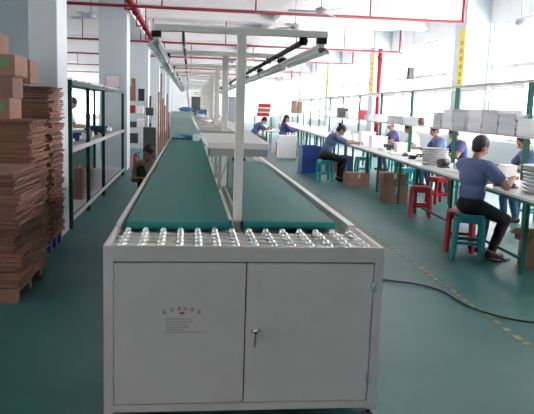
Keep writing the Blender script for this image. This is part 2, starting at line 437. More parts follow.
# ------------------------------------------------------------------ things at the far end of the left belt
t = thing('machine_hood', 'pale green machine hood standing past the end of the left belt', 'machine', (-.17, 14.3, 0))
MB().bb(-.25, .25, 0, .7, .0, .85).build('base', 'shelfgrey', t)
MB().prism([(0, .85), (.7, .85), (.7, 1.40), (.32, 1.40), (0, 1.28)], 'x', -.25, .25).build('hood', 'palegreen', t)
MB().bb(-.2, .2, -.012, 0, .95, 1.2).build('cover_panel', 'palegreen', t)
def crumple(name, label, cat, m, c, d, seed, group=None):
    rg = random.Random(seed); b = MB(); b.ball((0, 0, d[2]/2), (d[0]/2, d[1]/2, d[2]/2), 14, 9)
    for v in b.bm.verts:
        q = 1+rg.uniform(-.22, .22); v.co.x *= q; v.co.y *= q; v.co.z = max(0, v.co.z*(1+rg.uniform(-.25, .2)))
        v.co.z = min(v.co.z, d[2])
    return tag(b.build(name, m, None, c), label, cat, group)
crumple('plastic_film', 'blue plastic film lying across the far end of the left belt', 'plastic film', 'bluesheet', (-.06, 12.9, .9), (.52, .8, .09), 2)
crumple('plastic_bag', 'blue plastic bag on the shelf beside the pale green hood', 'bag', 'bluesheet', (.22, 11.9, 1.3445), (.22, .3, .13), 5)
crumple('plastic_bag', 'clear whitish plastic bag lying in front of the blue bag', 'bag', 'white', (.16, 10.6, 1.3445), (.16, .3, .07), 6)
crumple('plastic_bag', 'crumpled whitish bag beside the work glove', 'bag', 'white', (.19, 8.2, 1.3445), (.14, .3, .05), 11)
crumple('plastic_bag', 'crumpled whitish bag near the papers on the tray plate', 'bag', 'white', (.34, 7.7, 1.3445), (.12, .3, .05), 12)
crumple('plastic_film', 'blue film heaped on top of the pale green hood', 'plastic film', 'bluesheet', (-.1, 14.83, 1.401), (.28, .3, .10), 14)
tag(MB().tube([(-.08, 16.4, 1.948), (-.06, 16.4, 1.8), (-.03, 16.42, 1.6), (-.02, 16.4, 1.45), (.02, 16.38, 1.3)], .035).build('hanging_cable', 'pinkglass'), 'thick pinkish cable bundle hanging from the slim rail far down the line', 'cable')
crumple('glove', 'pinkish work glove lying on the grey tray plate', 'glove', 'pinkglass', (.32, 8.6, 1.3445), (.09, .22, .05), 9)
for i in range(3):
    tag(MB().bb(-.06, .06, -.1, .1, 0, .002).build('paper_sheet', 'paper', None, (.17+.06*(i % 2), 6.6+.75*i, 1.3445), (0, 0, .2*i)),
        ['nearest white paper sheet on the grey tray plate', 'middle white paper sheet on the grey tray plate', 'farthest white paper sheet on the grey tray plate'][i], 'paper', 'papers on the tray plate')
tag(MB().bb(-.06, .06, -.06, .06, 0, .12, .006).build('parts_box', 'white', None, (.11, 12.35, .9)), 'small white box at the end of the left belt', 'box')

# ------------------------------------------------------------------ flattened cardboard pile at the left
def sheet_mesh(lx, ly, th, seed):
    rg = random.Random(seed); nx, ny = 5, 6; a = rg.uniform(.0, .0022); ph = rg.uniform(0, 6); e = [rg.uniform(-.02, .02) for _ in range(8)]
    bm = bmesh.new(); T, B = [], []
    for j in range(ny+1):
        rt_, rb_ = [], []
        for i in range(nx+1):
            x = (i/nx-.5)*lx; y = (j/ny-.5)*ly
            if i == nx: x += e[j % 8]
            z = a*math.sin(3*x/lx+ph)+a*math.cos(4*y/ly+ph)
            rt_.append(bm.verts.new((x, y, z+th))); rb_.append(bm.verts.new((x, y, z)))
        T.append(rt_); B.append(rb_)
    for j in range(ny):
        for i in range(nx):
            bm.faces.new((T[j][i], T[j][i+1], T[j+1][i+1], T[j+1][i])); bm.faces.new((B[j][i], B[j+1][i], B[j+1][i+1], B[j][i+1]))
    for i in range(nx):
        bm.faces.new((T[0][i], B[0][i], B[0][i+1], T[0][i+1])); bm.faces.new((T[ny][i+1], B[ny][i+1], B[ny][i], T[ny][i]))
    for j in range(ny):
        bm.faces.new((T[j+1][0], B[j+1][0], B[j][0], T[j][0])); bm.faces.new((T[j][nx], B[j][nx], B[j+1][nx], T[j+1][nx]))
    me = bpy.data.meshes.new('flattened_box'); bm.to_mesh(me); bm.free(); me.materials.append(M['card']); return me
stacks = [(-1.26, 5.10, 6.02, .90, 1.00, .10, 'flattened brown cardboard box in the low front stack by the left edge', 'flattened boxes in the low front stack', .040),
          (-1.38, 6.08, 6.80, .80, 1.37, .10, 'flattened brown cardboard box in the stack carrying the sealed cartons', 'flattened boxes in the carton stack', .026),
          (-1.36, 6.86, 7.52, .80, 1.69, .13, 'flattened brown cardboard box in the tall stack against the pillar', 'flattened boxes in the tall stack', .022)]
for si, (xf, ya, yb, lx, top, z0, lab, grp, jit) in enumerate(stacks):
    ms = [sheet_mesh(lx, yb-ya-.03, .0155, 10*si+k) for k in range(6)]
    z = z0; rg = random.Random(si)
    while z < top-.0155:
        o = bpy.data.objects.new('flattened_box', rg.choice(ms)); COL.objects.link(o)
        o.location = (xf-lx/2-.02+rg.uniform(-jit, jit*.8), (ya+yb)/2+rg.uniform(-.012, .012), z); o.rotation_euler = (0, 0, R(rg.uniform(-1.6, 1.6)))
        tag(o, lab, 'cardboard', grp); z += .0205
# pallets under the stacks
for (x0, x1, ya, yb, h, m, lab) in ((-2.2, -1.30, 5.12, 6.0, .1, 'wood', 'low wooden pallet under the front cardboard stack'),
                                (-2.22, -1.42, 6.1, 6.78, .1, 'wood', 'wooden pallet under the stack of sealed cartons'),
                                (-2.22, -1.40, 6.88, 7.5, .13, 'blue_plastic', 'dark blue pallet under the tall cardboard stack')):
    t = thing('pallet', lab, 'pallet', (x0, ya, 0))
    lx, ly = x1-x0, yb-ya
    for k in range(3): MB().bb(0, lx, k*(ly-.08)/2, k*(ly-.08)/2+.08, 0, h-.022).build('runner', m, t)
    for k in range(5): MB().bb(k*(lx-.12)/4, k*(lx-.12)/4+.12, 0, ly, h-.022, h-.002).build('deck_board', m, t)
def carton(label, c, d, rz=0, green=False, open_=False, group=None, m='carton'):
    t = thing('carton', label, 'box', c, rz, group); w, l, h = d
    if open_:
        b = MB(); k = .006
        b.bb(-w/2, w/2, -l/2, l/2, 0, k).bb(-w/2, -w/2+k, -l/2, l/2, k, h).bb(w/2-k, w/2, -l/2, l/2, k, h).bb(-w/2+k, w/2-k, -l/2, -l/2+k, k, h).bb(-w/2+k, w/2-k, l/2-k, l/2, k, h)
        b.build('body', m, t)
        MB().box((-w/2-.03, 0, h-.015), (.09, l, .004), (0, R(-28), 0)).build('flap', m, t)
        MB().box((w/2+.03, 0, h-.01), (.09, l, .004), (0, R(28), 0)).build('flap', m, t)
        return t
    MB().bb(-w/2, w/2, -l/2, l/2, 0, h, .004).build('body', m, t)
    b = MB(); b.bb(-.025, .025, -l/2-.001, l/2+.001, h, h+.001).bb(-.025, .025, -l/2-.0012, -l/2, h*.62, h).bb(-.025, .025, l/2, l/2+.0012, h*.62, h)
    b.build('tape', 'tape', t)
    if green: MB().bb(w*.26, w*.42, -l/2-.0012, -l/2, h*.45, h*.85).build('printed_mark', 'greenmark', t)
    return t
CZ = 1.3725; hh = .186
carton('sealed brown carton at the bottom of the carton column', (-1.83, 6.34, CZ), (.50, .42, hh), .0, True)
carton('sealed brown carton second from the bottom of the carton column', (-1.81, 6.35, CZ+hh+.0015), (.50, .42, hh), .03)
carton('sealed brown carton second from the top of the carton column', (-1.79, 6.34, CZ+2*hh+.003), (.54, .42, hh), -.02, True)
carton('topmost small brown carton of the carton column at left', (-1.90, 6.36, CZ+3*hh+.0045), (.44, .40, hh), .02)
carton('single brown carton on the tall cardboard stack by the pillar', (-1.74, 7.16, 1.712), (.28, .40, .235), .05)

# ------------------------------------------------------------------ green rack behind the pillar at left
GX, GB = -1.43, -2.02
rk = thing('storage_rack', 'dark green steel rack with three shelves left of the conveyor', 'rack', (GX, 8.25, 0))
ys = [0, 1.42, 3.1, 6.3]
for y in ys:
    for x in (0, GB-GX): MB().bb(x-.025, x+.025, y-.025, y+.025, 0, 1.80).build('upright', 'dgreen', rk)
for z, m in ((.14, 'shelfgrey'), (.97, 'shelfgrey'), (1.77, 'shelfgrey')):
    b = MB()
    for a, c in zip(ys, ys[1:]): b.bb(GB-GX+.026, -.026, a+.0, c, z, z+.02)
    b.build('shelf', 'dgreen' if z > 1.5 else m, rk)
    b = MB(); b.bb(.0255, .034, -.02, 6.37, z-.035, z+.02); b.build('shelf_edge', 'dgreen' if z > 1 else 'shelfgrey', rk)
for i in range(16):
    y = 8.4+i*.39; w = .035+.03*random.random(); h = .03+.03*random.random()
    b = MB(); b.lathe([(w*.7, 0), (w, .006), (w, h*.8), (w*.6, h*.9), (w*.55, h)], seg=12)
    tag(b.build('small_jar', 'white' if i % 3 else 'cream', None, (-1.54+.04*random.random(), y, 1.7905)), 'small whitish jar in the row on the green rack top', 'jar', 'jars on the rack top')
MB().bb(GB-GX-.03, GB-GX-.026, 2.4, 6.27, .16, .95).build('back_panel', 'dgreen', rk)
carton('brown carton standing upright on the bottom rack shelf', (-1.66, 9.75, .1605), (.30, .22, .44))
t = thing('cable_reel', 'brown and pink cable reel beside the upright carton on rack', 'reel', (-1.62, 10.6, .161))
MB().cyl((-.1, 0, .21), (-.08, 0, .21), .21, 24).cyl((.08, 0, .21), (.1, 0, .21), .21, 24).build('flange', 'carton', t)
MB().cyl((-.08, 0, .21), (.08, 0, .21), .14, 24).build('wound_cable', 'pinkglass', t)
for i in range(9):
    y = 8.6+i*.62; m = ['black', 'blackmetal', 'blue_plastic', 'white', 'shelfgrey'][i % 5]
    h = .06+.05*((i*7) % 5)/4
    t = thing('parts_bin', ['black', 'dark metal', 'blue', 'white', 'grey'][i % 5]+' parts bin on the middle rack shelf, '+['first', 'second', 'third', 'fourth', 'fifth', 'sixth', 'seventh', 'eighth', 'last'][i]+' from the near end', 'bin', (-1.72, y, .9905), 0, 'bins on the middle rack shelf')
    b = MB(); k = .008; b.bb(-.16, .16, -.13, .13, 0, k).bb(-.16, -.16+k, -.13, .13, k, h).bb(.16-k, .16, -.13, .13, k, h*.7).bb(-.16+k, .16-k, -.13, -.13+k, k, h).bb(-.16+k, .16-k, .13-k, .13, k, h)
    b.build('body', m, t)
    MB().bb(.155, .168, -.05, .05, h*.3, h*.6).build('label_holder', 'paper', t)
# notice on the second pillar, extinguisher by its foot
t = thing('notice_frame', 'white framed notice hung on the second left pillar', 'notice', (-1.75, 15.6, 2.02))
MB().bb(-.17, .17, -.025, 0, -.15, .15, .004).build('frame', 'shelfgrey', t); MB().bb(-.145, .145, -.03, -.025, -.125, .125).build('sheet', 'pinkglass', t)
t = thing('fire_extinguisher', 'red fire extinguisher standing at the foot of the pillar', 'extinguisher', (-1.22, 15.2, 0))
MB().lathe([(.07, 0), (.075, .02), (.075, .30), (.055, .36), (.025, .385)], seg=18).build('cylinder', 'red_plastic', t)
MB().cyl((0, 0, .385), (0, 0, .42), .02).bar((0, 0, .43), (.1, 0, .45), .02, .012).build('valve', 'black', t)
MB().tube([(.02, 0, .41), (.08, .02, .37), (.095, .02, .25), (.09, .01, .1)], .01).build('hose', 'black', t)
# light steel rack with boxes in front of the third pillar
rk = thing('steel_rack', 'light steel rack with boxes between second and third pillars', 'rack', (-1.55, 19.2, 0))
for x in (-.28, .28):
    for y in (0, .5): MB().bb(x-.015, x+.015, y-.015, y+.015, 0, 1.62).build('upright', 'steel', rk)
for z in (.4, .85, 1.25, 1.60): MB().bb(-.264, .264, -.0, .5, z, z+.015).build('shelf', 'shelfgrey', rk)
carton('tall brown carton on top of the light steel rack', (-1.68, 19.45, 1.6165), (.26, .3, .62))
for (x, z, d, m, lab) in ((-1.38, 1.6165, (.17, .3, .34), 'black', 'black box on top of the light steel rack'),
                         (-1.66, 1.2665, (.22, .3, .22), 'red_plastic', 'red box on the upper light rack shelf'),
                         (-1.42, 1.2665, (.2, .3, .2), 'white', 'white box on the upper light rack shelf'),
                         (-1.62, .8665, (.2, .3, .16), 'blackmetal', 'dark metal box on the middle light rack shelf'),
                         (-1.40, .8665, (.2, .3, .24), 'white', 'white box on the middle light rack shelf'),
                         (-1.60, .4165, (.25, .3, .28), 'blackmetal', 'dark metal box on the low light rack shelf')):
    t = thing('storage_box', lab, 'box', (x, 19.45, z)); w, l, h = d
    MB().bb(-w/2, w/2, -l/2, l/2, 0, h*.8, .004).build('body', m, t); MB().bb(-w/2-.004, w/2+.004, -l/2-.004, l/2+.004, h*.8, h, .004).build('lid', m, t)
t = thing('drill_press', 'dark upright drill press standing on the floor left of the line', 'machine', (-1.02, 17.4, 0))
MB().bb(-.16, .16, -.2, .2, 0, .95, .01).build('stand', 'blackmetal', t); MB().cyl((0, .1, .95), (0, .1, 1.75), .03).build('column', 'blackmetal', t)
MB().bb(-.1, .1, -.22, .16, 1.25, 1.45, .02).build('head', 'blackmetal', t); MB().cyl((0, -.14, 1.05), (0, -.14, 1.25), .02).build('spindle', 'steel', t)
for i in range(6):
    x = -.95+.062*i; hgt = [1.9, 2.45, 1.7, 1.5, 1.85, 1.3][i]
    b = MB(); b.bar((0, 0, 0), (0, .22*hgt/1.2*.9, hgt), .05, .028)
    tag(b.build('timber_plank', 'wood', None, (x, 20.3, .005)), '%s reddish timber plank in the bundle leaning behind the line' % ['leftmost', 'tallest', 'third', 'fourth', 'fifth', 'shortest'][i], 'plank', 'leaning timber planks')
t = thing('plank_rest', 'grey frame that the timber planks lean against', 'frame', (-.78, 20.72, 0))
MB().bb(-.25, -.21, -.02, .02, 0, 1.6).build('leg', 'postgrey', t); MB().bb(.25, .29, -.02, .02, 0, 1.6).build('leg', 'postgrey', t)
MB().bb(-.30, .34, -.05, -.02, 1.15, 1.2).build('bar', 'postgrey', t)
t = thing('tall_cabinet', 'lilac grey tall cabinet behind the second tee post', 'cabinet', (1.36, 21.0, 0))
MB().bb(-.17, .17, 0, .5, 0, 1.85, .01).build('body', 'lilac', t); MB().bb(-.15, .15, -.015, 0, .1, 1.8).build('door', 'lilac', t)

# ------------------------------------------------------------------ workbenches on the right
SL = .05; BR = -math.atan(SL)
def bx(lx, y):                                   # world x of a point lx metres in from the bench front at y
    return 3.22 + SL*(y-5.9) + lx
MODY = [5.19+2.57*k for k in range(12)]
LEN = 2.55
ordn = ['nearest', 'second', 'third', 'fourth', 'fifth', 'sixth', 'seventh', 'eighth', 'ninth', 'tenth', 'eleventh', 'farthest']
def bench(k, label, first):
    t = thing('workbench', label, 'workbench', (bx(0, MODY[k]), MODY[k], 0), BR, 'workbenches along the windows')
    MB().bb(0, 1.12, 0, LEN, .735, .762, .004).build('top', 'benchtop', t)
    lys = (.89, 2.3) if first else (.5, 2.07)
    for y in lys:
        for x in (.05, 1.05): MB().bb(x-.02, x+.02, y-.02, y+.02, 0, .70).build('leg', 'green', t)
    b = MB().bb(.03, 1.07, .06, .09, .70, .735).bb(.03, 1.07, LEN-.09, LEN-.06, .70, .735).bb(.03, .07, .09, LEN-.09, .70, .735).bb(1.03, 1.07, .09, LEN-.09, .70, .735)
    b.build('apron', 'green', t)
    b = MB().bb(.04, .06, lys[0]+.02, lys[1]-.02, .13, .16).build('foot_rail', 'green', t)
    return t
benches = {}
for k in range(12):
    lab = ordn[k]+' white topped green legged workbench of the right row'
    if k < 2: benches[k] = bench(k, lab, k == 0)
    else: dup(benches[1], (bx(0, MODY[k]), MODY[k], 0), None, lab)
RX = .78
def rack(k, label):
    t = thing('bench_rack', label, 'rack', (bx(RX, MODY[k]), MODY[k], .7625), BR, 'racks standing on the workbenches')
    MB().bb(-.02, .02, 0, .04, 0, 1.19).build('upright', 'green', t)
    MB().bb(-.02, .02, LEN-.04, LEN, 0, 1.19).build('upright', 'green', t)
    MB().bb(-.2, .2, -.005, LEN+.01, .525, .55).build('shelf', 'shelfgrey', t)
    MB().bb(-.2, .2, -.005, LEN+.01, .50, .53).build('shelf_bearer', 'shelfgrey', t) if False else None
    MB().bb(-.025, .025, -.005, LEN+.01, 1.19, 1.225).build('top_rail', 'shelfgrey', t)
    return t
r0 = rack(0, ordn[0]+' green post rack standing on the right workbenches')
for k in range(1, 12): dup(r0, (bx(RX, MODY[k]), MODY[k], .7625), None, ordn[k]+' green post rack standing on the right workbenches')
l0 = None
for k in range(11):
    for j in range(2):
        y = MODY[k]+.16+1.17*j; p = (bx(RX, y), y, 1.9515); lab = 'white tube lamp under the %s rack rail, %s half' % (ordn[k], ['near', 'far'][j])
        if l0 is None:
            l0 = thing('rail_lamp', lab, 'lamp', p, BR, 'tube lamps under the bench rack rails')
            MB().bb(-.03, .03, 0, 1.05, -.035, -.0, .004).build('housing', 'white', l0)
            MB().cyl((0, .05, -.052), (0, 1.0, -.052), .013).build('tube', 'tubewhite', l0)
            for q in (.03, 1.0): MB().bb(-.012, .012, q, q+.02, -.067, -.035).build('socket', 'shelfgrey', l0)
        else: dup(l0, p, None, lab)
# lamps hang from the rail: nothing below
def stool(m, label, c, rz=0, group=None, src={}):
    if m in src:
        return dup(src[m], c, rz, label, group)
    t = thing('stool', label, 'stool', c, rz, group); H = .46
    b = MB(); b.box((0, 0, H-.012), (.28, .28, .024), None, .008); b.build('seat', m, t)
    b = MB(); 
    for a, c2, (dx, dy) in (((0, .127, 0), None, (.27, .016)), ((0, -.127, 0), None, (.27, .016)), ((.127, 0, 0), None, (.016, .27)), ((-.127, 0, 0), None, (.016, .27))):
        b.box((a[0], a[1], H-.054), (dx, dy, .06))
    b.build('skirt', m, t)
    for sx in (-1, 1):
        for sy in (-1, 1):
            b = MB(); b.bar((sx*.125, sy*.125, H-.03), (sx*.140, sy*.140, .004), .046, .046); b.build('leg', m, t)
    b = MB()
    for s in (-1, 1): b.box((s*.137, 0, .17), (.016, .23, .035)); b.box((0, s*.137, .17), (.23, .016, .035))
    b.build('stretcher', m, t)
    src[m] = t
    return t
stool('dteal_plastic', 'dark teal plastic stool under the seated man nearest the camera', (3.02, 6.80, 0), -.40).scale = (1.05, 1.05, 1.06)
stool('red_plastic', 'red plastic stool close behind the dark teal stool', (3.08, 7.17, 0), -.38)
stool('red_plastic', 'red plastic stool standing alone at the front of the bench', (3.45, 9.55, 0), -.3)
stool('red_plastic', 'red plastic stool half hidden under the bench behind a green leg', (4.28, 11.0, 0), .2)
stool('teal_plastic', 'bright teal plastic stool under the worker bent over the bench', (2.92, 14.2, 0), .1)
stool('teal_plastic', 'bright teal stool under the bench, nearer of the two', (4.25, 12.7, 0), .2)
stool('teal_plastic', 'bright teal stool under the bench, farther of the two', (4.1, 15.5, 0), .0)

# cartons, crates and the floor cable by the benches
carton('brown carton on the floor at the right edge under the bench', (3.60, 6.34, 0), (.30, .34, .27), .0)
carton('open brown carton resting on the carton at the right edge', (3.36, 6.62, .272), (.34, .30, .12), .05, open_=True) if False else None
carton('open brown carton resting on the carton at the right edge', (3.58, 6.36, .272), (.34, .32, .11), .05, open_=True)
carton('lower brown carton of the pair under the third bench', (3.52, 11.1, 0), (.38, .34, .28), .05)
carton('upper brown carton of the pair under the third bench', (3.48, 11.1, .2815), (.40, .34, .22), .0)
carton('low brown carton under the bench near the bent worker', (3.46, 13.5, 0), (.46, .34, .27), .1)
carton('low brown carton under the bench farther along than the first', (3.66, 16.4, 0), (.46, .34, .30), .1)
def crate(label, c, d, rz=0):
    t = thing('crate', label, 'crate', c, rz); w, l, h = d; k = .015
    b = MB(); b.bb(-w/2, w/2, -l/2, l/2, 0, k).bb(-w/2, -w/2+k, -l/2, l/2, k, h).bb(w/2-k, w/2, -l/2, l/2, k, h).bb(-w/2+k, w/2-k, -l/2, -l/2+k, k, h).bb(-w/2+k, w/2-k, l/2-k, l/2, k, h)
    b.build('body', 'blue_plastic', t)
    b = MB(); b.bb(-w/2-.015, w/2+.015, -l/2-.015, -l/2, h-.05, h).bb(-w/2-.015, w/2+.015, l/2, l/2+.015, h-.05, h).bb(-w/2-.015, -w/2, -l/2, l/2, h-.05, h).bb(w/2, w/2+.015, -l/2, l/2, h-.05, h)
    b.build('rim', 'blue_plastic', t)
    for z in (.3*h, .6*h): MB().bb(-w/2-.008, w/2+.008, -l/2-.008, -l/2, z, z+.03).build('rib', 'blue_plastic', t)
    return t
crate('tall blue plastic crate left of the bent worker', (2.92, 16.1, 0), (.46, .5, .66), .05)
crate('blue plastic crate under the bench right of the bent worker', (3.95, 16.9, 0), (.36, .4, .38))
t = thing('white_cabinet', 'white low cabinet on the floor before the long haired worker', 'cabinet', (2.98, 20.2, 0))
MB().bb(-.27, .27, 0, .5, .03, .72, .01).build('body', 'white', t); MB().bb(-.24, .24, -.012, 0, .08, .68).build('door', 'white', t)
MB().bb(.14, .2, -.024, -.012, .38, .40).build('handle', 'steel', t); MB().bb(-.25, .25, .02, .48, 0, .03).build('plinth', 'shelfgrey', t)
pts = [(1.3, 6.0, .012), (1.79, 5.80, .012), (2.05, 5.66, .012), (2.2, 5.45, .012), (2.235, 5.15, .012), (2.29, 4.9, .012), (2.42, 4.68, .012), (2.62, 4.56, .012), (3.0, 4.50, .012), (3.6, 4.46, .012)]
fine = []
for i in range(len(pts)-1):
    p0, p1, p2, p3 = [Vector(pts[min(max(j, 0), len(pts)-1)]) for j in (i-1, i, i+1, i+2)]
    for s in range(5):
        u = s/5; fine.append(.5*((2*p1)+(-p0+p2)*u+(2*p0-5*p1+4*p2-p3)*u*u+(-p0+3*p1-3*p2+p3)*u**3))
fine.append(Vector(pts[-1]))
tag(MB().tube(fine, .008).build('floor_cable', 'rubber'), 'black cable snaking across the teal floor over the yellow dashes', 'cable')
t = thing('sandals', 'pair of black sandals lying beside the dark teal stool', 'sandals', (3.30, 6.72, 0), .5)
for s in (-1, 1):
    MB().box((s*.07, 0, .012), (.085, .24, .024), None, .008).build('sole', 'shoe', t)
    MB().tube([(s*.07-.04, .04, .024), (s*.07-.025, .05, .06), (s*.07+.025, .05, .06), (s*.07+.04, .04, .024)], .012).build('strap', 'shoe', t)

# ------------------------------------------------------------------ trays and goods on benches and shelves
def round_tray():
    b = MB(); b.lathe([(.165, 0), (.20, .028), (.205, .030), (.205, .036), (.195, .036), (.165, .010)], seg=28); return b
def tray_stack(label, c, n, group, step=.034, proto={}):
    for i in range(n):
        if 'r' not in proto: o = round_tray().build('round_tray', 'traywhite'); proto['r'] = o
        else: o = proto['r'].copy(); COL.objects.link(o)
        o.location = (c[0]+random.uniform(-.006, .006), c[1]+random.uniform(-.006, .006), c[2]+i*.0365); tag(o, label, 'tray', group)
tray_stack('white round tray in the stack on the second bench front', (bx(.32, 9.85), 9.85, .7625), 7, 'round trays on the second bench')
tray_stack('white round tray in the stack at the right edge of the photo', (bx(.36, 6.42), 6.42, .7625), 8, 'round trays at the right edge')
def flat_stack(label, y, n, w, l, group, m='traygrey', proto={}, z0=1.3135, lx=RX, h=.05):
    for i in range(n):
        key = (w, l, m, h)
        if key not in proto:
            b = MB(); k = .008
            b.bb(-w/2, w/2, -l/2, l/2, 0, k).bb(-w/2, -w/2+k, -l/2, l/2, k, h).bb(w/2-k, w/2, -l/2, l/2, k, h).bb(-w/2+k, w/2-k, -l/2, -l/2+k, k, h).bb(-w/2+k, w/2-k, l/2-k, l/2, k, h)
            b.bb(-w/2-.018, w/2+.018, -l/2-.018, -l/2, h-.016, h-.002).bb(-w/2-.018, w/2+.018, l/2, l/2+.018, h-.016, h-.002)
            b.bb(-w/2-.018, -w/2, -l/2, l/2, h-.016, h-.002).bb(w/2, w/2+.018, -l/2, l/2, h-.016, h-.002)
            o = b.build('flat_tray', m); proto[key] = o
        else: o = proto[key].copy(); COL.objects.link(o)
        o.location = (bx(lx, y)+random.uniform(-.006, .006), y+random.uniform(-.006, .006), z0+i*(h+.001)); o.rotation_euler = (0, 0, BR); tag(o, label, 'tray', group)
for (y, n, w, l, nm, m) in ((7.98, 5, .34, .50, 'first tray stack left of the right edge rack post', 'traygrey'), (8.52, 6, .34, .50, 'second tray stack from the right edge', 'traygrey'),
                        (9.06, 6, .34, .50, 'third tray stack from the right edge', 'traywhite'), (9.72, 6, .34, .48, 'fourth tray stack, left of a small gap', 'traygrey'),
                        (10.22, 6, .34, .46, 'fifth tray stack at the green post', 'traywhite'), (10.75, 5, .34, .40, 'sixth tray stack at the left end', 'traygrey'),
                        (7.45, 4, .34, .46, 'tray stack cut by the right edge', 'traywhite'),
                        (13.1, 3, .34, .60, 'low tray stack left of the brown pot', 'traygrey'), (13.85, 3, .34, .5, 'lowest far tray stack beyond the brown pot', 'traygrey')):
    flat_stack('flat pale tray in the %s' % nm, y, n, w, l, nm, m)
t = thing('pot', 'small brown pot on the bench shelf left of the trays', 'pot', (bx(RX-.05, 12.0), 12.0, 1.3135))
MB().lathe([(.045, 0), (.065, .05), (.06, .1), (.045, .12)]).build('body', 'wood', t); MB().lathe([(.05, .12), (.045, .14), (.012, .15)]).build('lid', 'wood', t)
def bin_(label, x, y, d, m, z=.7625, rz=0):
    t = thing('storage_bin', label, 'bin', (x, y, z), rz); w, l, h = d; k = .01
    b = MB(); b.bb(-w/2, w/2, -l/2, l/2, 0, k).bb(-w/2, -w/2+k, -l/2, l/2, k, h).bb(w/2-k, w/2, -l/2, l/2, k, h).bb(-w/2+k, w/2-k, -l/2, -l/2+k, k, h).bb(-w/2+k, w/2-k, l/2-k, l/2, k, h)
    b.build('body', m, t); MB().bb(-w/2-.012, w/2+.012, -l/2-.012, -l/2, h-.025, h).bb(-w/2-.012, w/2+.012, l/2, l/2+.012, h-.025, h).build('rim', m, t); return t
bin_('white plastic bin on the bench behind the bent worker', bx(.45, 15.4), 15.4, (.34, .3, .30), 'white')
bin_('white plastic bin on the bench right of the first white bin', bx(.42, 14.1), 14.1, (.34, .3, .26), 'white')
bin_('white plastic bin on the fifth bench farther down the row', bx(.4, 18.4), 18.4, (.4, .3, .22), 'white')
def motor(label, c, rz, m='black'):
    t = thing('motor', label, 'motor', c, rz)
    MB().bb(-.07, .07, -.06, .06, 0, .02, .004).build('base', 'blackmetal', t)
    MB().cyl((-.09, 0, .075), (.07, 0, .075), .055, 18).build('body', m, t); MB().cyl((.07, 0, .075), (.11, 0, .075), .015).build('shaft', 'steel', t)
motor('black motor on the bench just right of the round trays', (bx(.30, 9.35), 9.35, .7625), .4)
motor('dark motor on the bench behind the black motor', (bx(.5, 9.0), 9.0, .7625), 1.0, 'blackmetal')
motor('steel motor on the bench between trays and seated man', (bx(.34, 8.75), 8.75, .7625), .1, 'steel')
motor('steel motor on the bench right of the seated man', (bx(.5, 7.0), 7.0, .7625), .9, 'steel')
for (y, lx, m, lab) in ((8.45, .3, 'blackmetal', 'dark metal part lying on the bench left of the seated man'), (8.1, .5, 'white', 'white part lying on the bench behind the seated man'),
                        (6.9, .25, 'blackmetal', 'dark metal part lying on the bench before the seated man'), (8.9, .62, 'carton', 'brown part lying on the bench by the dark motor'),
                        (7.35, .45, 'steel', 'steel part on the bench between man and motor'), (7.8, .28, 'blackmetal', 'dark part at the bench front left of the man'),
                        (8.15, .22, 'steel', 'steel part at the bench front by the second bench leg'), (9.3, .62, 'blackmetal', 'dark part behind the black motor'), (7.6, .95, 'white', 'white part on the far side of the bench'),
                        (10.6, .3, 'white', 'white part lying on the third bench'), (11.6, .35, 'blackmetal', 'dark part lying on the third bench'), (12.4, .3, 'white', 'white part on the third bench far end')):
    t = thing('machine_part', lab, 'part', (bx(lx, y), y, .7625), y)
    MB().lathe([(.07, 0), (.07, .02), (.045, .025), (.045, .05), (.02, .055)]).build('flange', m, t); MB().cyl((0, 0, .055), (0, 0, .085), .014).build('shaft', 'steel', t)
carton('tall brown board carton standing on the far bench shelf', (bx(RX, 34.0), 34.0, 1.3135), (.50, .36, .62))
for i, (y, c) in enumerate(((15.0, 'red_plastic'), (24.0, 'red_plastic'))):
    pass
t = thing('red_box', 'red box standing on the shelf above the white bins', 'box', (bx(RX, 17.6), 17.6, 1.3135))
MB().bb(-.1, .1, -.09, .09, 0, .24, .006).build('body', 'red_plastic', t); MB().bb(-.105, .105, -.095, .095, .24, .26, .004).build('lid', 'red_plastic', t)
for i in range(3):
    t = thing('red_box', ['lower red box of three on the far open shelf', 'middle red box of three on the far open shelf', 'upper red box of three on the far open shelf'][i], 'box', (2.62+.02*i, 24.2, 1.23+.155*i))
    MB().bb(-.22, .22, -.15, .15, 0, .13, .006).build('body', ['red_plastic', 'carton', 'red_plastic'][i], t); MB().bb(-.225, .225, -.155, .155, .13, .15, .004).build('lid', 'white', t)
t = thing('steel_rack', 'small far shelf stand holding the red boxes', 'rack', (2.62, 24.2, 0))
for x in (-.3, .3):
    for y in (-.2, .2): MB().bb(x-.015, x+.015, y-.015, y+.015, 0, 1.23).build('upright', 'green', t)
for z in (.6, 1.2): MB().bb(-.28, .28, -.2, .2, z, z+.028).build('shelf', 'benchtop', t)
# smaller clutter on the benches and shelves
def coil(label, x, y, m='black'):
    t = thing('cable_coil', label, 'cable', (x, y, .7625))
    for k, r_ in enumerate((.09, .075, .085)):
        MB().tube([(r_*math.cos(a*PI/10), r_*math.sin(a*PI/10), .012+.022*k) for a in range(21)], .011, 6).build('loop', m, t)
coil('black cable coil on the bench near the right edge trays', bx(.2, 7.05), 7.05)
coil('black cable coil on the bench beyond the first round tray stack', bx(.3, 10.9), 10.9)
coil('black cable coil on the bench beside the upper brown carton', bx(.55, 11.3), 11.3)
coil('white cable coil on the bench before the white bins', bx(.25, 13.0), 13.0, 'white')
def papers(label, x, y, rz, n=9):
    t = thing('paper_stack', label, 'papers', (x, y, .7625), rz)
    MB().bb(-.105, .105, -.15, .15, 0, .004*n).build('sheets', 'paper', t)
    MB().box((.01, .0, .004*n+.0006), (.2, .29, .001), (0, 0, .12)).build('top_sheet', 'paper', t)
papers('paper stack on the bench left of the man nearest', bx(.2, 8.5), 8.5, .3)
papers('paper stack on the bench between the round trays and bins', bx(.25, 11.9), 11.9, -.2)
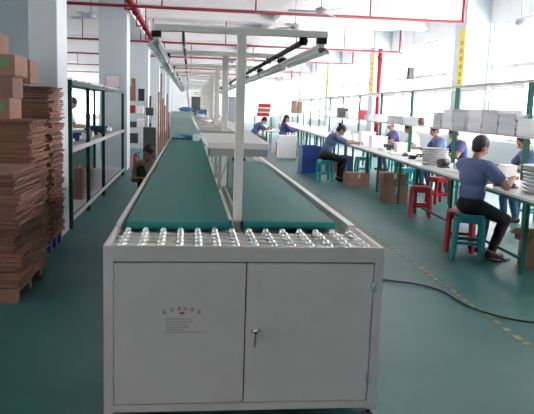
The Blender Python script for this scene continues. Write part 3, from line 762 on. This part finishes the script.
papers('paper stack on the bench in front of the bent worker', bx(.2, 14.75), 14.75, .1)
for (x, y, d, m, lab) in ((bx(.52, 8.3), 8.3, (.16, .2, .14), 'blackmetal', 'dark box on the bench left of the man nearest'), (bx(.5, 10.45), 10.45, (.2, .25, .16), 'shelfgrey', 'grey box on the bench behind the round trays'),
                          (bx(.5, 7.6), 7.6, (.14, .2, .2), 'white', 'white box on the bench behind the man nearest'), (bx(.5, 12.5), 12.5, (.2, .25, .2), 'white', 'white box on the bench left of the round trays'),
                          (bx(.5, 13.4), 13.4, (.18, .2, .12), 'blackmetal', 'dark box on the bench near the white bins'), (bx(.45, 16.6), 16.6, (.2, .3, .2), 'white', 'white box on the bench beyond the white bins'),
                          (bx(.45, 20.1), 20.1, (.2, .3, .16), 'shelfgrey', 'grey box on the far bench'), (bx(.4, 22.2), 22.2, (.25, .3, .22), 'white', 'white box on the far bench')):
    t = thing('storage_box', lab, 'box', (x, y, .7625), BR); w, l, h = d
    MB().bb(-w/2, w/2, -l/2, l/2, 0, h*.8, .004).build('body', m, t); MB().bb(-w/2-.004, w/2+.004, -l/2-.004, l/2+.004, h*.8, h, .004).build('lid', m, t)
for (y, d, m, lab) in ((15.4, (.3, .4, .16), 'white', 'white box on the bench shelf before the red box'), (16.4, (.3, .5, .14), 'traygrey', 'grey box on the bench shelf before the red box'),
                       (19.0, (.3, .5, .2), 'white', 'white box on the bench shelf beyond the red box'), (20.6, (.3, .5, .3), 'blackmetal', 'dark box on the bench shelf beyond the red box'), (23.0, (.3, .5, .2), 'white', 'white box on the farthest visible bench shelf')):
    t = thing('storage_box', lab, 'box', (bx(RX, y), y, 1.3135), BR); w, l, h = d
    MB().bb(-w/2, w/2, -l/2, l/2, 0, h*.8, .004).build('body', m, t); MB().bb(-w/2-.004, w/2+.004, -l/2-.004, l/2+.004, h*.8, h, .004).build('lid', m, t)
for i, (y, h, m) in enumerate(((10.1, .2, 'blackmetal'), (10.75, .16, 'black'), (11.3, .22, 'blackmetal'), (12.3, .15, 'black'))):
    t = thing('storage_box', ['dark box on the bottom rack shelf left of the cable reel', 'black box on the bottom rack shelf behind the reel', 'dark box on the bottom rack shelf after the reel', 'black box far along the bottom rack shelf'][i], 'box', (-1.88, y, .1605))
    MB().bb(-.1, .1, -.16, .16, 0, h, .005).build('body', m, t); MB().bb(-.104, .104, -.164, .164, h, h+.03, .005).build('lid', m, t)
# far bench across the aisle where two workers sit
t = thing('workbench', 'far white bench at which the bowed worker leans', 'workbench', (2.55, 22.6, 0))
MB().bb(0, .7, 0, 1.2, .735, .762).build('top', 'benchtop', t)
for x in (.04, .66):
    for y in (.04, 1.16): MB().bb(x-.02, x+.02, y-.02, y+.02, 0, .735).build('leg', 'green', t)

# ------------------------------------------------------------------ pipes, fans and wall pieces
def pipe(y, z, x0, x1, lab, drops):
    t = thing('sprinkler_pipe', lab, 'pipe', (0, y, z))
    MB().cyl((x0, 0, 0), (x1, 0, 0), .032, 10).build('main_pipe', 'red', t)
    MB().cyl((x1-.02, 0, .0), (x1-.02, 0, ZC-z), .028, 10).build('riser', 'red', t)
    for x in drops: MB().cyl((x, 0, 0), (x, 0, ZC-z), .016, 8).build('hanger', 'red', t)
pipe(14, 3.47, -9, 5.74, 'nearest red sprinkler pipe crossing under the ceiling', (-5.2, -2.6, -.6, 1.3, 3.7))
pipe(22, 3.50, -12, 6.9, 'second red sprinkler pipe crossing under the ceiling', (-6, -3.4, -1.6, 1.1, 3.4, 5.0))
pipe(28.5, 3.5, -12, 6.9, 'third red sprinkler pipe crossing under the ceiling', (-6, -3, 0, 2.6, 5))
pipe(37, 3.5, -12, 6.9, 'fourth red sprinkler pipe far down the ceiling', (-6, -3, 0, 3))
pipe(46, 3.5, -12, 6.9, 'farthest red sprinkler pipe across the ceiling', (-6, 0, 3))
t = thing('main_pipe', 'thick red main pipe running lengthwise below the ceiling at left', 'pipe', (-1.27, 0, 3.62))
MB().cyl((0, 11.5, 0), (0, 60, 0), .075, 14).build('run', 'red', t)
for y in (14.6, 17.6, 21, 25, 30, 36):
    MB().bb(-.13, -.10, y-.02, y+.02, -.12, ZC-3.62).bb(.10, .13, y-.02, y+.02, -.12, ZC-3.62).bb(-.13, .13, y-.02, y+.02, -.15, -.12).build('hanger', 'red', t)
for y in (13, 16, 19.2, 23, 27): MB().cyl((0, y-.04, 0), (0, y+.04, 0), .095, 14).build('flange', 'red', t)
t = thing('drain_riser', 'thick red vertical pipe before the windows', 'pipe', (6.28, 22.15, 0))
MB().cyl((0, 0, 0), (0, 0, 3.6), .075, 14).build('run', 'red', t)
for z in (1.1, 3.3): MB().cyl((0, 0, z), (0, 0, z+.06), .1, 14).build('collar', 'red', t)
f0 = None
for (x, y, z, rz, lab) in ((-2.1, 14.7, 3.33, .3, 'ceiling fan before the second left pillar'), (2.45, 12.9, 3.40, 1.0, 'ceiling fan at the top right of centre'),
                           (2.28, 15.0, 3.34, .1, 'ceiling fan on a rod above the nearest crossbar'), (6.0, 11.95, 3.24, .5, 'ceiling fan at the top right corner by the windows'),
                           (6.1, 19.2, 3.22, .4, 'ceiling fan between the two yellow strips'), (3.0, 26.0, 3.3, .7, 'far ceiling fan above the end of the benches')):
    if f0 is None:
        f0 = t = thing('ceiling_fan', lab, 'fan', (x, y, z), rz, 'ceiling fans')
        MB().cyl((0, 0, .05), (0, 0, ZC-z-.0), .012).build('rod', 'steel', t)
        MB().lathe([(.03, -.06), (.10, -.05), (.12, 0), (.10, .05), (.03, .07)]).build('motor', 'lilac', t)
        for k in range(3):
            b = MB(); b.prism([(.10, -.03), (.2, -.06), (.62, -.075), (.64, 0), (.62, .06), (.2, .045), (.10, .03)], 'z', -.004, .004)
            o = b.build('blade', 'lilac', t, (0, 0, -.01), (R(9), 0, 2*PI*k/3))
    else: 
        c = dup(f0, (x, y, z), rz, lab)
for (y, nm) in ((16, 'nearer'), (24, 'farther'), (32, 'farthest')):
    t = thing('wall_banner', nm+' yellow vertical strip with dark characters on a window pillar', 'banner', (6.5, y, 0))
    MB().bb(-.006, 0, -.33, -.0, 2.18, 3.36).build('strip', 'yellow', t)
    b0 = MB(); rg = random.Random(4); b = b0
    for k in range(6):
        cz = 3.24-k*.185; cy = -.165
        for q in range(3): b.bb(-.0075, -.006, cy-.09, cy+.09, cz+(q-1)*.035-.006, cz+(q-1)*.035+.006)
        b.bb(-.0075, -.006, cy-.008, cy+.008, cz-.055, cz+.055); s = rg.uniform(-.04, .04); b.bb(-.0075, -.006, cy+s-.006, cy+s+.006, cz-.05, cz)
    b.build('characters', 'ink', t)
    MB().bb(-.010, 0, -.34, .02, 3.38, 3.55).build('top_plate', 'yellow', t)
t = thing('wall_fan', 'round dark wall fan on the window bar at the right edge', 'fan', (6.96, 12.55, 2.35))
MB().bb(0, .14, -.03, .03, -.4, .3).build('bracket', 'blackmetal', t)
b = MB(); 
for r_ in (.08, .15, .22, .27): b.tube([(-.10, r_*math.cos(a*PI/12), r_*math.sin(a*PI/12)) for a in range(25)], .008, 6)
b.build('cage', 'blackmetal', t); MB().cyl((-.1, 0, 0), (.0, 0, 0), .07, 14).build('motor', 'wood', t)
for k in range(4):
    a = k*PI/2; MB().box((-.07, .13*math.cos(a), .13*math.sin(a)), (.008, .2, .1), (a, 0, 0)).build('blade', 'pinkglass', t)
t = thing('loudspeaker', 'small dark loudspeaker hung before the window bar', 'speaker', (6.92, 20.8, 2.60))
MB().bb(-.1, .07, -.12, .12, -.04, .36, .01).build('case', 'blackmetal', t); MB().cyl((-.1, 0, .2), (-.11, 0, .2), .09, 16).build('cone', 'black', t); MB().cyl((0, 0, .36), (0, 0, ZC-2.60), .01).build('rod', 'steel', t)

# ------------------------------------------------------------------ people
def ik(a, c, l1, l2, pole):
    a, c = Vector(a), Vector(c); d = c-a; D = d.length; mx = (l1+l2)*.995
    if D > mx: c = a+d.normalized()*mx; d = c-a; D = mx
    u = d.normalized(); p = Vector(pole); p = (p-u*p.dot(u)).normalized()
    k = (l1*l1-l2*l2+D*D)/(2*D); h = math.sqrt(max(0, l1*l1-k*k))
    return a+u*k+p*h, c
def person(label, loc, rz, hip, lean, hands, feet, shirt, trousers, head_pitch=20, head_yaw=0, hairstyle='short', sleeve=.55, voxel=.012,
           knee_pole=(0, 1, .4), elbow_pole=(.6, -.6, -.5), toes=None, shoes='shoe', cap=None, loose=.012, female=False, knee_poles=None, scale=1.0):
    prims = []                                   # (a, ra, b, rb, region) tapered limbs, or (centre, radii, rot, region)
    def cap_(a, ra, c, rb, reg): prims.append(('c', Vector(a), ra, Vector(c), rb, reg))
    def ell(c, r, rot, reg): prims.append(('e', Vector(c), r, rot, reg))
    ln = R(lean); H = Vector((0, 0, hip))
    s1 = Vector((0, math.sin(ln*.7), math.cos(ln*.7))); s2 = Vector((0, math.sin(ln*1.25), math.cos(ln*1.25)))
    waist = H+s1*.16; chest = waist+s2*.17; nb = chest+s2*.155
    rot1 = Matrix.Rotation(-ln*.7, 3, 'X'); rot2 = Matrix.Rotation(-ln*1.25, 3, 'X')
    sw = .165 if female else .185
    ell(H+Vector((0, 0, .0)), (.165, .12, .12), Matrix.Identity(3), 'T')
    ell(waist-s1*.02, (.148, .108, .15), rot1, 'S'); ell(chest, (.168, .118, .18), rot2, 'S'); ell(chest+s2*.07, (sw+.005, .098, .10), rot2, 'S')
    hp = R(lean*.8+head_pitch)
    hd0 = Vector((0, math.sin(hp), math.cos(hp)))
    cap_(nb-s2*.03, .058, nb+hd0*.075, .052, 'K')
    hrot = Matrix.Rotation(R(head_yaw), 3, 'Z') @ Matrix.Rotation(-hp, 3, 'X')
    hc = nb+hd0*.165
    def hp_(x, y, z): return hc+hrot @ Vector((x, y, z))
    ell(hc+hrot @ Vector((0, -.008, .018)), (.076, .095, .10), hrot, 'K')
    ell(hp_(0, .022, -.045), (.058, .066, .072), hrot, 'K')
    cap_(hp_(0, .088, .0), .010, hp_(0, .105, -.03), .015, 'K')
    for s in (-1, 1):
        ell(hp_(s*.076, -.005, -.012), (.012, .022, .032), hrot, 'K')
        ell(hp_(s*.03, .0805, .008), (.016, .012, .009), hrot, 'E')
    ell(hp_(0, .082, -.062), (.026, .012, .009), hrot, 'L')
    # arms
    for i, s in enumerate((-1, 1)):
        sh = chest+s2*.095+Vector((s*sw, 0, 0)); tgt = Vector(hands[i])
        el, wr = ik(sh, tgt, .285, .25, (s*elbow_pole[0], elbow_pole[1], elbow_pole[2]))
        cut = sh+(el-sh)*sleeve; rc = .056+(.043-.056)*sleeve
        cap_(chest+s2*.08+Vector((s*.10, 0, 0)), .085, sh, .062, 'S')
        if sleeve < 1: cap_(sh, .060, cut, rc+.008, 'S'); cap_(cut, rc, el, .042, 'K'); cap_(el, .041, wr, .028, 'K')
        else: cap_(sh, .060, el, .050, 'S'); cap_(el, .048, wr-(wr-el)*.1, .038, 'S'); cap_(wr-(wr-el)*.15, .028, wr, .027, 'K')
        fd = (wr-el).normalized(); side = fd.cross(Vector((0, 0, 1)))
        if side.length < .1: side = Vector((1, 0, 0))
        side.normalize(); nrm = side.cross(fd).normalized()
        if nrm.z < 0: nrm = -nrm
        thumb_s = -s*(1 if side.x > 0 else -1)
        pc = wr+fd*.05
        hm = Matrix((side, fd, nrm)).transposed()
        ell(pc, (.040, .052, .018), hm, 'K')
        for q, (off, L) in enumerate(((-.030, .060), (-.010, .075), (.010, .080), (.030, .070))):
            L = L if thumb_s > 0 else (.070, .080, .075, .060)[q]
            a = pc+fd*.042+side*off; m_ = a+(fd*.85-nrm*.5).normalized()*L*.55; e = m_+(fd*.35-nrm*.9).normalized()*L*.5
            cap_(a, .0098, m_, .009, 'K'); cap_(m_, .009, e, .008, 'K')
        a = wr+fd*.025+side*thumb_s*.03; m_ = a+(fd*.5+side*thumb_s*.75-nrm*.2).normalized()*.045; e = m_+(fd*.9-nrm*.35).normalized()*.03
        cap_(a, .0125, m_, .011, 'K'); cap_(m_, .011, e, .009, 'K')
    # legs
    for i, s in enumerate((-1, 1)):
        hj = H+Vector((s*.088, .0, -.01)); tgt = Vector(feet[i])
        kp = knee_poles[i] if knee_poles else (s*.12+knee_pole[0], knee_pole[1], knee_pole[2])
        kn, an = ik(hj, tgt, .42, .40, kp)
        cap_(hj, .088, kn, .060, 'T'); cap_(kn, .058, kn+(an-kn)*.35+Vector((0, -.01, 0)), .056, 'T'); cap_(kn+(an-kn)*.35, .054, an+(kn-an)*.08, .043, 'T')
        cap_(an+(kn-an)*.12, .036, an, .036, 'K')
        td = Vector(toes[i]).normalized() if toes else Vector((s*.15, 1, 0)).normalized()
        cap_(an+Vector((0, 0, -.035))-td*.03, .040, an+td*.14+Vector((0, 0, -.048)), .028, 'FG'[i]); cap_(an+Vector((0, 0, -.02)), .038, an+td*.05+Vector((0, 0, -.035)), .038, 'FG'[i])
    b = MB()
    for p in prims:
        if p[0] == 'c':
            _, a, ra, c, rb, _r = p
            b.ball(a, ra, 14, 10); b.ball(c, rb, 14, 10)
            if (c-a).length > 1e-4: b.cone(a, c, ra, rb, 14)
        elif p[4] not in 'EL': b.ball(p[1], p[2], 18, 12, p[3])
    tmp = b.build('tmp', 'skin')
    m = tmp.modifiers.new('r', 'REMESH'); m.mode = 'VOXEL'; m.voxel_size = voxel; m.use_smooth_shade = True
    m = tmp.modifiers.new('s', 'SMOOTH'); m.factor = .5; m.iterations = 2 if voxel < .01 else 1
    me = bpy.data.meshes.new_from_object(tmp.evaluated_get(bpy.context.evaluated_depsgraph_get()))
    bpy.data.objects.remove(tmp)
    nf = len(me.polygons); V = np.empty(nf*3); me.polygons.foreach_get('center', V); V = V.reshape(nf, 3)
    def sd(p):
        if p[0] == 'c':
            a = np.array(p[1]); d = np.array(p[3])-a; L2 = d @ d
            u = np.clip((V-a) @ d/max(L2, 1e-9), 0, 1); return np.linalg.norm(V-a-u[:, None]*d, axis=1)-(p[2]+(p[4]-p[2])*u)
        q = (V-np.array(p[1])) @ np.array(p[3]); r = np.array(p[2])
        return (np.linalg.norm(q/r, axis=1)-1)*r.min()
    solid = [p for p in prims if p[-1] not in 'EL']
    best = np.argmin(np.stack([sd(p) for p in solid]), axis=0); regs = [solid[k][-1] for k in best]
    for p in prims:
        if p[-1] in 'EL':
            for k in np.nonzero(sd(p) < .002)[0]: regs[k] = p[-1]
    t = thing('person', label, 'person', loc, rz); t.scale = (scale,)*3
    me.materials.clear()
    for x in ('skin', 'hair', 'lips'): me.materials.append(M[x])
    for f, r in zip(me.polygons, regs): f.material_index = {'E': 1, 'L': 2}.get(r, 0); f.use_smooth = True
    o = bpy.data.objects.new('body', me); COL.objects.link(o); o.parent = t
    for reg, nm, mt in (('S', 'shirt', shirt), ('T', 'trousers', trousers), ('F', 'shoe', shoes), ('G', 'shoe', shoes)):
        if mt is None: continue
        bm = bmesh.new(); bm.from_mesh(me); bm.faces.ensure_lookup_table()
        nrm = {v.index: v.normal.copy() for v in bm.verts}
        for v in bm.verts: v.co += nrm[v.index]*{'S': loose, 'T': .009, 'F': .006, 'G': .006}[reg]
        bmesh.ops.delete(bm, geom=[f for f in bm.faces if regs[f.index] != reg], context='FACES')
        m2 = bpy.data.meshes.new(nm); bm.to_mesh(m2); bm.free(); m2.materials.clear(); m2.materials.append(M[mt])
        for f in m2.polygons: f.material_index = 0; f.use_smooth = True
        c = bpy.data.objects.new(nm, m2); COL.objects.link(c); c.parent = t
    b = MB(); rg = random.Random(hash(label) % 1000 if False else len(label))
    b.ball(hc+hrot @ Vector((0, -.022, .034)), (.088, .098, .096), 22, 14, hrot)
    if hairstyle == 'short': b.ball(hp_(0, -.042, -.018), (.072, .060, .068), 16, 10, hrot)
    if hairstyle == 'long':
        b.ball(hp_(0, -.055, -.06), (.085, .062, .13), 16, 10, hrot); b.ball(hp_(0, -.07, -.19), (.075, .045, .14), 16, 10, hrot)
    if hairstyle == 'bun': b.ball(hp_(0, -.05, -.02), (.078, .06, .08), 16, 10, hrot); b.ball(hp_(0, -.12, .05), (.045, .04, .045), 12, 8)
    for v in b.bm.verts: v.co += Vector((rg.uniform(-.004, .004), rg.uniform(-.004, .004), rg.uniform(-.004, .004)))
    b.build('hair', 'hair', t)
    if cap:
        b = MB(); b.ball(hc+hrot @ Vector((0, -.02, .055)), (.098, .11, .09), 20, 12, hrot); b.ball(hc+hrot @ Vector((0, .09, .065)), (.075, .07, .012), 16, 8, hrot); b.build('cap', cap, t)
    return t
RIGHT = -PI/2                                     # local +Y turned to world +X
person('man in a blue short sleeved shirt seated nearest, on the dark teal stool', (3.02, 6.80, 0), RIGHT+.38, .605, 3,
       [(-.10, .44, .84), (.22, .38, .90)], [(-.10, .30, .085), (.16, .20, .085)], 'shirt_blue', 'trousers_black', head_pitch=20, head_yaw=-8, voxel=.009, sleeve=.62, loose=.018, scale=.97,
       knee_poles=[(-.2, 1, .7), (.1, 1, .7)])
person('worker in blue bent over the bench on the bright teal stool', (2.92, 14.2, 0), RIGHT+.1, .575, 24,
       [(-.14, .70, .86), (.14, .68, .86)], [(-.10, .36, .085), (.10, .34, .085)], 'shirt_blue', 'trousers_black', head_pitch=35, hairstyle='bun', sleeve=.7, female=True)
# opposite side of the benches, facing the aisle
LEFT = PI/2
def across(y, label, shirt, **k):
    person(label, (bx(1.62, y), y, 0), LEFT, .575, 14, [(-.16, .46, .82), (.16, .46, .82)], [(-.12, .30, .085), (.12, .36, .085)], shirt, k.pop('trousers', 'jeans'), **k)
    stool('teal_plastic', 'teal stool beneath the '+label.split(' seated')[0].replace('person', 'worker'), (bx(1.62, y), y, 0), 0)
across(9.15, 'person in blue seated across the bench behind the man nearest', 'shirt_blue', head_pitch=25)
across(12.1, 'person in violet seated across the bench behind the round trays', 'shirt_violet', head_pitch=25, hairstyle='short')
across(13.3, 'person in pale blue seated across the bench, left of the violet one', 'shirt_blue', head_pitch=20)
across(15.2, 'person in white seated across the bench beyond the white bins', 'shirt_white', head_pitch=28)
across(17.0, 'person in a white cap seated across the far bench', 'shirt_violet', head_pitch=15, cap='white')
person('long haired worker in violet seated behind the white low cabinet', (2.98, 21.6, 0), RIGHT+.1, .575, 10,
       [(-.14, .50, .85), (.14, .50, .85)], [(-.10, .36, .085), (.10, .34, .085)], 'shirt_violet', 'trousers_black', head_pitch=12, hairstyle='long', sleeve=1, female=True)
stool('red_plastic', 'red stool under the long haired worker in violet', (2.98, 21.6, 0), .1)
person('bowed worker in blue seated at the far white bench', (2.18, 23.0, 0), RIGHT+.1, .575, 26,
       [(-.14, .58, .86), (.14, .58, .86)], [(-.10, .36, .085), (.10, .34, .085)], 'shirt_blue', 'shirt_brown', head_pitch=35, sleeve=.7)
stool('red_plastic', 'red stool under the bowed worker at the far bench', (2.18, 23.0, 0), .1)
person('person in a white shirt standing behind the green rack at left', (-2.56, 14.2, 0), RIGHT+.2, .88, 8,
       [(-.12, .40, 1.04), (.12, .40, 1.04)], [(-.10, 0, .085), (.10, .06, .085)], 'shirt_white', 'trousers_black', head_pitch=25, sleeve=.6)
person('person in a brown shirt crouching beside the left conveyor rail', (-.66, 11.3, 0), PI-.05, .15, 16,
       [(-.10, .40, .30), (.10, .42, .34)], [(-.11, .34, .085), (.11, .32, .085)], 'shirt_brown', 'trousers_black', head_pitch=20, head_yaw=-25, sleeve=.55, hairstyle='short', knee_pole=(0, 1, .9))
person('dark haired person in white seated behind the second tee post', (.96, 18.6, 0), PI*.6, .575, 14,
       [(-.14, .45, .86), (.14, .45, .86)], [(-.10, .34, .085), (.10, .32, .085)], 'shirt_white', 'trousers_black', head_pitch=25)
stool('red_plastic', 'red stool under the dark haired person in white', (.96, 18.6, 0), .1)
